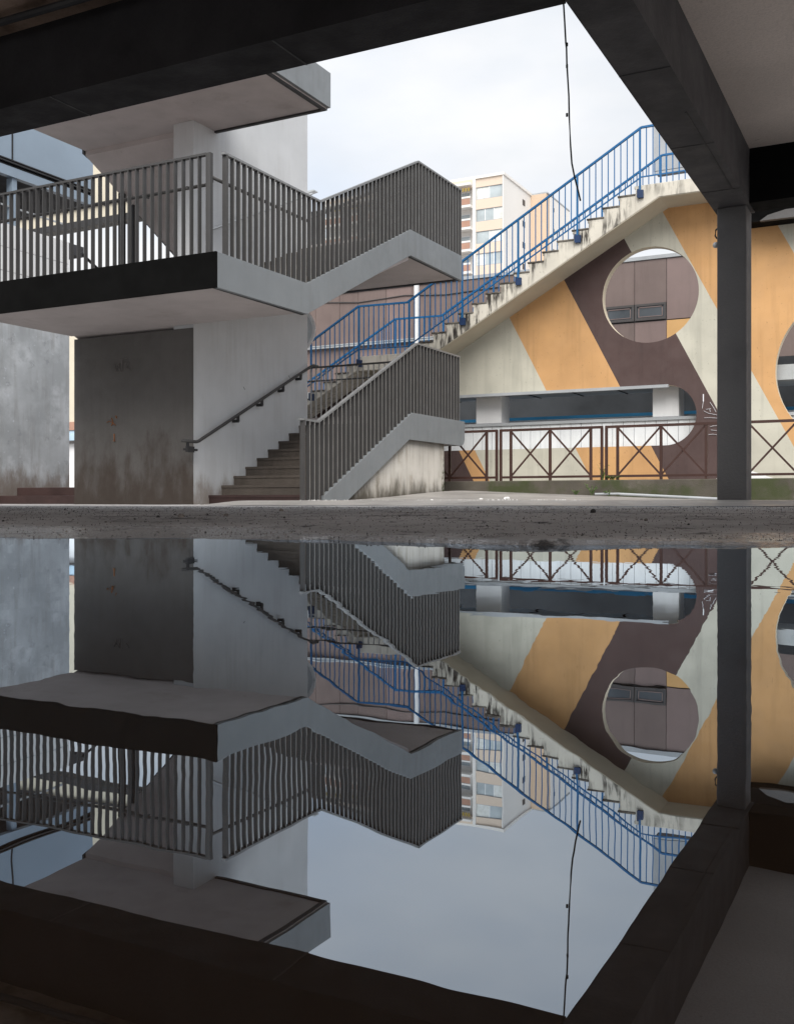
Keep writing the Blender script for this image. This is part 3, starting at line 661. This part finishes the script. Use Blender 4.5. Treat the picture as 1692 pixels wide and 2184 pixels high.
# ------------------------------------------------------------------ low wall and fence
tag(MB().box(-12, 4, 16.1, 16.36, -.1, .405).build('low_wall', 'lowwall', bevel=.015), 'low mossy concrete wall under the brown fence', 'wall')
def fence(xl, xr, lab, first=True):
    o = thing('fence_panel', lab, 'fence', (xl, 16.22, .405), 'brown fence panels on the low wall')
    w_ = xr-xl; inner = [.185, w_/2, w_-.185]
    for x in (.0, *inner, w_): MB().box(x-.021, x+.021, -.019, .019, 0, .86).build('post', 'fence', o)
    MB().bar((-.017, 0, .868), (w_+.017, 0, .868), .05, .042).build('top_rail', 'fence', o)
    MB().bar((.0, -.003, .062), (w_, -.003, .062), .035, .038).build('bottom_rail', 'fence', o)
    for a, c in zip(inner, inner[1:]):
        MB().bar((a, .004, .075), (c, .004, .855), .012, .030).build('brace', 'fence', o)
        MB().bar((a, -.012, .855), (c, -.012, .075), .012, .030).build('brace', 'fence', o)
for k, (xl, lab) in enumerate([(-19.3, 'brown fence panel glimpsed in the slit left of the dark block'), (-11.94, 'brown fence panel hidden behind the grey staircase'), (-10.09, 'second brown fence panel hidden behind the grey staircase'), (-8.24, 'brown fence panel half hidden by the concrete stair base'), (-6.394, 'brown fence panel nearest the stair base, fully in view'), (-4.548, 'brown fence panel ending behind the charcoal column'), (-2.52, 'brown fence panel right of the charcoal column'), (-.65, 'brown fence panel at the far right edge')]):
    if k in (1, 2): continue
    fence(xl, xl+1.77, lab)

# ------------------------------------------------------------------ building on the left with grey wall
lbd = thing('left_building', 'building on the left with patched grey wall and blue cladding above', 'building')
child('wall', MB().box(-14.8, -14.4, 5.6, 14.21, 0, 3.3), 'old_paint', lbd)
child('wall', MB().box(-14.8, -14.42, 5.6, 14.2, 3.302, 5.0), 'coping', lbd)
for j in range(4):
    for i in range(5):
        MB().box(-14.418, -14.40, 5.61 + 1.72*i, 5.60 + 1.72*(i+1), 3.31 + .425*j, 3.31 + .425*(j+1) - .012).build('cladding_panel', 'white', lbd)
child('gallery_back', MB().box(-17.2, -17.0, 5.6, 14.6, 4.8, 6.2), 'voidwall', lbd)
child('gallery_floor', MB().box(-17.0, -14.42, 5.6, 14.6, 4.8, 4.998), 'voidwall', lbd)
child('gallery_ceiling', MB().box(-17.0, -14.5, 5.6, 14.8, 5.86, 6.02), 'voidwall', lbd)
child('gallery_rail', MB().bar((-14.5, 5.6, 5.35), (-14.5, 14.2, 5.35), .03, .03), 'galv', lbd)
for y in (6.6, 8.6, 10.6, 12.91): MB().box(-14.56, -14.42, y-.05, y+.06, 5.002, 5.855).build('gallery_post', 'bluepanel', lbd)
child('band', MB().box(-14.5, -14.38, 5.6, 14.83, 5.86, 6.03), 'bluepanel', lbd)
child('track', MB().box(-14.46, -14.42, 5.6, 14.83, 6.032, 6.07).box(-14.44, -14.36, 5.6, 14.83, 6.09, 6.115).box(-14.46, -14.37, 5.6, 14.83, 6.14, 6.16), 'trim', lbd)
child('upper_wall', MB().box(-17.2, -14.45, 5.6, 14.82, 6.022, 10.5), 'voidwall', lbd)
for i in range(5):
    y1 = 14.83 - 2.0*i
    MB().box(-14.448, -14.40, y1-1.965, y1, 6.17, 10.4).build('panel', 'bluepanel', lbd)
    MB().box(-14.41, -14.385, y1-1.99, y1-1.975, 6.17, 10.4).build('mullion', 'trim', lbd)
tag(MB().box(-15.0, -14.42, -6, 5.598, -.1, 6.0).build('side_wall', 'paint_shaded'), 'plain wall closing the covered walkway on the left', 'wall')
# two passage steps left of the block
ps = thing('passage_steps', 'two dark steps between the patched wall and the dark block', 'steps')
MB().box(-14.398, -11.104, 12.5, 13.0, 0, .155).build('step', 'stepred', ps, bevel=.008)
MB().box(-14.398, -11.104, 12.95, 16.0, .156, .30).build('step', 'stepred', ps, bevel=.008)
# footbridge and pale facade far behind on the left
fb = thing('footbridge', 'cream footbridge with dark underside glimpsed through the landing railing', 'footbridge')
child('deck', MB().box(-24, -15.6, 20, 20.35, 7.38, 7.55), 'trim', fb)
child('parapet', MB().box(-24, -15.6, 20, 20.2, 7.552, 9.3), 'cream', fb)
child('rail', MB().bar((-24, 19.95, 7.9), (-15.6, 19.95, 7.9), .05, .06), 'trim', fb)
cf = thing('cream_facade', 'bright cream facade glimpsed in the slit left of the dark block', 'building')
child('wall', MB().box(-50, -24.5, 30.02, 36, 0, 8.6), 'white', cf)
for i in range(34): MB().box(-50 + .75*i, -49.26 + .75*i, 30.0, 30.019, 3.26, 8.6).build('panel', 'cream', cf)
child('band', MB().box(-50, -24.5, 29.9, 30.018, 2.92, 3.25), 'balcony', cf)
child('blue_band', MB().box(-50, -24.5, 29.95, 30.018, 2.50, 2.91), 'paleblue', cf)
child('ledge', MB().box(-50, -24.5, 29.8, 30.018, 2.39, 2.498), 'frame', cf)

# ------------------------------------------------------------------ apartment tower
tw = thing('apartment_tower', 'peach and white apartment tower far behind the blue stair', 'tower')
TY, TX = 118.0, -46.15
child('side_wall', MB().box(-72, TX, TY+.6, 127.83, 0, 40.9), 'tower_white', tw)
child('rear_block', MB().box(-60, -43.97, 127.84, 137.5, 0, 41.0), 'tower_tan', tw)
child('rear_side', MB().box(-43.969, -43.9, 129.2, 137.5, 0, 41.0), 'tower_white', tw)
child('roof', MB().box(-72.2, TX+.15, TY-.2, 127.9, 40.92, 41.25), 'tower_white', tw)
child('roof', MB().box(-60, -43.85, 127.92, 137.6, 41.02, 41.2), 'coping', tw)
child('end_wall', MB().box(TX-.12, TX, TY-.12, TY+.598, 0, 40.9), 'tower_white', tw)
for xc in (-50.05, -56.7, -63.2): child('pier', MB().box(xc-.22, xc+.18, TY-.25, TY+.598, 0, 40.9), 'tower_white', tw)
for k in range(-1, 14):
    zt = 39.85 - 2.80*k; zb = zt - 1.56         # window band
    if zb < 0: break
    for xa, xb in ((-49.86, -46.28),):
        if k < 13: MB().box(xa, xb, TY, TY+.59, zb-1.24 if zb > 1.3 else 0, min(40.9, zb-.002)).build('spandrel', 'tower_peach', tw)
        if k == -1: continue
        wf = MB().box(xa, xb, TY+.08, TY+.14, zb, zb+.08).box(xa, xb, TY+.08, TY+.14, zt-.08, zt-.002).build('window', 'coping', tw)
        nn = 2 if k % 2 == 0 else 3
        for q in range(nn):
            a_, c_ = xa + (xb-xa)*q/nn, xa + (xb-xa)*(q+1)/nn
            MB().box(a_+.04, c_-.04, TY+.12, TY+.16, zb+.08, zt-.08).build('pane', 'tower_glass' if (q + k) % 3 else 'curtain', wf)
            if q: MB().box(a_-.04, a_+.04, TY+.06, TY+.16, zb+.08, zt-.08).build('mullion', 'white', wf)
    for xa, xb in ((-56.45, -50.28), (-62.95, -56.95), (-71.9, -63.45)):
        lg = MB().box(xa, xb, TY-.9, TY+.59, zb-1.0, zb-.72).build('balcony', 'tower_white', tw)
        if k >= 0:
            MB().box(xa, xb, TY-.86, TY-.80, zb+.14, zb+.34).build('parapet_rail', 'tower_white', lg)
            for q in range(4):
                a_ = xa + (xb-xa)*q/4
                MB().box(a_+.06, a_+(xb-xa)/4-.06, TY-.85, TY-.82, zb-.66, zb+.08).build('parapet_panel', 'balcony', lg)
            MB().box(xb-2.2, xb-.7, TY+.5, TY+.58, zb-.7, zb+1.2).build('glazed_door', 'tower_glass', lg)
            MB().box(xb-2.3, xb-.6, TY+.56, TY+.595, zb-.72, zb+1.3).build('door_frame', 'white', lg)
            if k % 4 == 0:
                for q in range(16):
                    MB().box(xa + (xb-xa)*q/16, xa + (xb-xa)*(q+.6)/16, TY-.8, TY-.76, zt-.55, zt-.12).build('awning_stripe', 'awning', lg)
    if k >= 0:
        MB().box(TX, TX+.04, 124.75, 125.65, zt-.9, zt-.15).build('slit_window', 'frame', tw)
        MB().box(-43.9, -43.86, 130.4, 130.9, zt-.6, zt-.1).build('slit_window', 'frame', tw)
child('top_fascia', MB().box(-71.9, -50.28, TY-.3, TY+.59, 39.9, 40.9), 'tower_peach', tw)

# ------------------------------------------------------------------ small things on the ground
def rock(name, m, x, y, s, label, cat='stone', group=None, flat=.75, zf=gz):
    bm = bmesh.new(); bmesh.ops.create_icosphere(bm, subdivisions=2, radius=1)
    o_ = random.random()*50
    for q in bm.verts:
        d = 1 + .45*mnoise.noise(q.co*1.3 + Vector((o_, 0, 0)))
        q.co = Vector((q.co.x*d*s, q.co.y*d*s*.8, q.co.z*d*s*flat))
    me = bpy.data.meshes.new(name); bm.to_mesh(me); bm.free(); me.materials.append(M[m])
    return tag(inst(name, me, (x, y, zf(x, y) + s*flat*.55), None, (1, 1, 1), random.uniform(0, 6)), label, cat, group)
rock('stone', 'darkstone', -1.60, 1.86, .0055, 'small dark stone left of the brown one on the asphalt')
rock('stone', 'stone', -1.58, 1.92, .0085, 'brownish lump of stone on the asphalt below the dark block')
rock('stone', 'stone', -1.62, 2.15, .0065, 'pale stone on the asphalt below the lowest steps')
rock('stone', 'stone', -2.30, 3.42, .010, 'stone near the foot of the lowest steps')
rock('stone', 'stone', -.51, 2.12, .0055, 'grey pebble on the asphalt in front of the fence')
rock('stone', 'stone', -.16, 1.62, .0065, 'flat tan stone on the asphalt below the column', flat=.45)
rock('stone', 'darkstone', -1.0, 3.4, .013, 'dark round stone on the asphalt before the fence')
random.seed(11)
for k in range(70):
    a = R(random.uniform(-22, 22)); f = random.choice([random.uniform(1.5, 3), random.uniform(2, 7)])
    rr, ff = f*math.tan(a), f
    x, y = rr*cs - ff*sn, rr*sn + ff*cs
    if y > 8.3: continue
    rock('pebble', 'darkstone' if k % 4 else 'stone', x, y, random.uniform(.0012, .0028)*(f/1.7)**.6, 'tiny pebble among many on the wet asphalt', 'pebble', 'tiny pebbles on the asphalt')
# grit: too small to count
b = MB()
for k in range(9000):
    a = R(random.uniform(-23, 23)); f = 1.2 + 6.5*random.random()**1.8
    rr, ff = f*math.tan(a), f
    x, y = rr*cs - ff*sn, rr*sn + ff*cs
    if y > 8.4: continue
    s_ = random.uniform(.0006, .0019)*(f/1.5)**.6; z = gz(x, y); c0 = len(b.v)
    if z < .0006: continue
    t = random.uniform(0, 6)
    for q in range(3): b.v.append((x + s_*math.cos(t+q*2.1), y + s_*math.sin(t+q*2.1), z-.0004))
    b.v.append((x, y, z + s_*random.uniform(.6, 1.3)))
    for q in ((0,1,3),(1,2,3),(2,0,3)): b.f.append(tuple(c0+i for i in q)); b.mi.append(0 if k % 3 else 1)
tag(b.build('grit', ['darkstone', 'stone']), 'fine grit strewn over the asphalt', kind='stuff')
# white crumbs at the stair foot
b = MB(); random.seed(5)
for k in range(240):
    x = random.uniform(-8.7, -3.2); y = lerp([(-8.7, 11.0), (-7, 10.9), (-3.2, 10.6)], x) + random.gauss(0, .18)
    z = (pz(x, y)+.004 if x > -7.02 else gz(x, y, False)); s_ = random.uniform(.003, .010); c0 = len(b.v); t = random.uniform(0, 6)
    for q in range(4): b.v.append((x + s_*1.6*math.cos(t+q*1.57), y + s_*math.sin(t+q*1.57), z + .001))
    b.v.append((x, y, z + s_*.8))
    for q in ((0,1,4),(1,2,4),(2,3,4),(3,0,4)): b.f.append(tuple(c0+i for i in q)); b.mi.append(0)
tag(b.build('white_crumbs', 'litter'), 'white crumbs scattered along the foot of the stairs', kind='stuff')
for (x, y, s_, lab) in ((-5.25, 12.6, .032, 'crumpled white scrap on the pavement by the stair base'), (-5.0, 12.9, .05, 'larger crumpled white scrap on the pavement right of the stair base'), (-5.75, 12.1, .022, 'tiny white scrap against the stair base')):
    rock('litter_scrap', 'litter', x, y, s_, lab, 'litter', None, .45, lambda a, c: pz(a, c))
o = thing('fallen_pipe', 'grey pipe lying along the foot of the low wall', 'pipe')
MB().tube([(-4.66, 15.95, pz(-4.66, 15.95)+.03), (-4.25, 15.93, pz(-4.25, 15.93)+.05)], .018).build('elbow', 'coping', o)
MB().tube([(-4.25, 15.93, pz(-4.25, 15.93)+.045), (-2.7, 15.9, pz(-2.7, 15.9)+.025)], .022).build('pipe_length', 'coping', o)
def weed(x, y, z, h, n, sp, lab):
    o = thing('weed', lab, 'weed', (x, y, z))
    st_, lf = MB(), MB()
    for k in range(n):
        a = random.uniform(0, 6.3); l_ = random.uniform(.1, sp); hh = h*random.uniform(.6, 1)
        tip = (l_*math.cos(a), l_*math.sin(a)*.5, hh)
        st_.tube([(0, 0, -.01), (tip[0]*.4, tip[1]*.4, hh*.6), tip], [.003, .0025, .0015], 5)
        for q in range(9):
            t = .25 + .75*q/9; px, py, pz_ = tip[0]*t*t, tip[1]*t*t, hh*t
            b_ = random.uniform(0, 6.3); s_ = random.uniform(.015, .035); c0 = len(lf.v)
            dx, dy = math.cos(b_)*s_, math.sin(b_)*s_
            lf.v += [(px, py, pz_), (px+dx*.5-dy*.3, py+dy*.5+dx*.3, pz_+.012), (px+dx*1.3, py+dy*1.3, pz_+.004), (px+dx*.5+dy*.3, py+dy*.5-dx*.3, pz_+.006)]
            lf.f.append((c0, c0+1, c0+2, c0+3)); lf.mi.append(0)
    st_.build('stem', 'leaf', o); lf.build('foliage', 'leaf', o)
weed(-4.72, 15.98, pz(-4.72, 15.98), .22, 7, .16, 'leafy weed growing at the foot of the low wall')
weed(-4.42, 15.95, pz(-4.42, 15.95), .10, 6, .16, 'low weed beside the fallen pipe')
weed(-5.0, 16.0, pz(-5.0, 16.0), .10, 4, .08, 'tiny weed left of the leafy one at the low wall')
weed(-4.60, 16.2, .405, .30, 6, .07, 'tall thin weed on the low wall between two fence panels')
weed(-4.45, 16.2, .405, .07, 12, .20, 'bright clump of weed on the low wall under the fence')
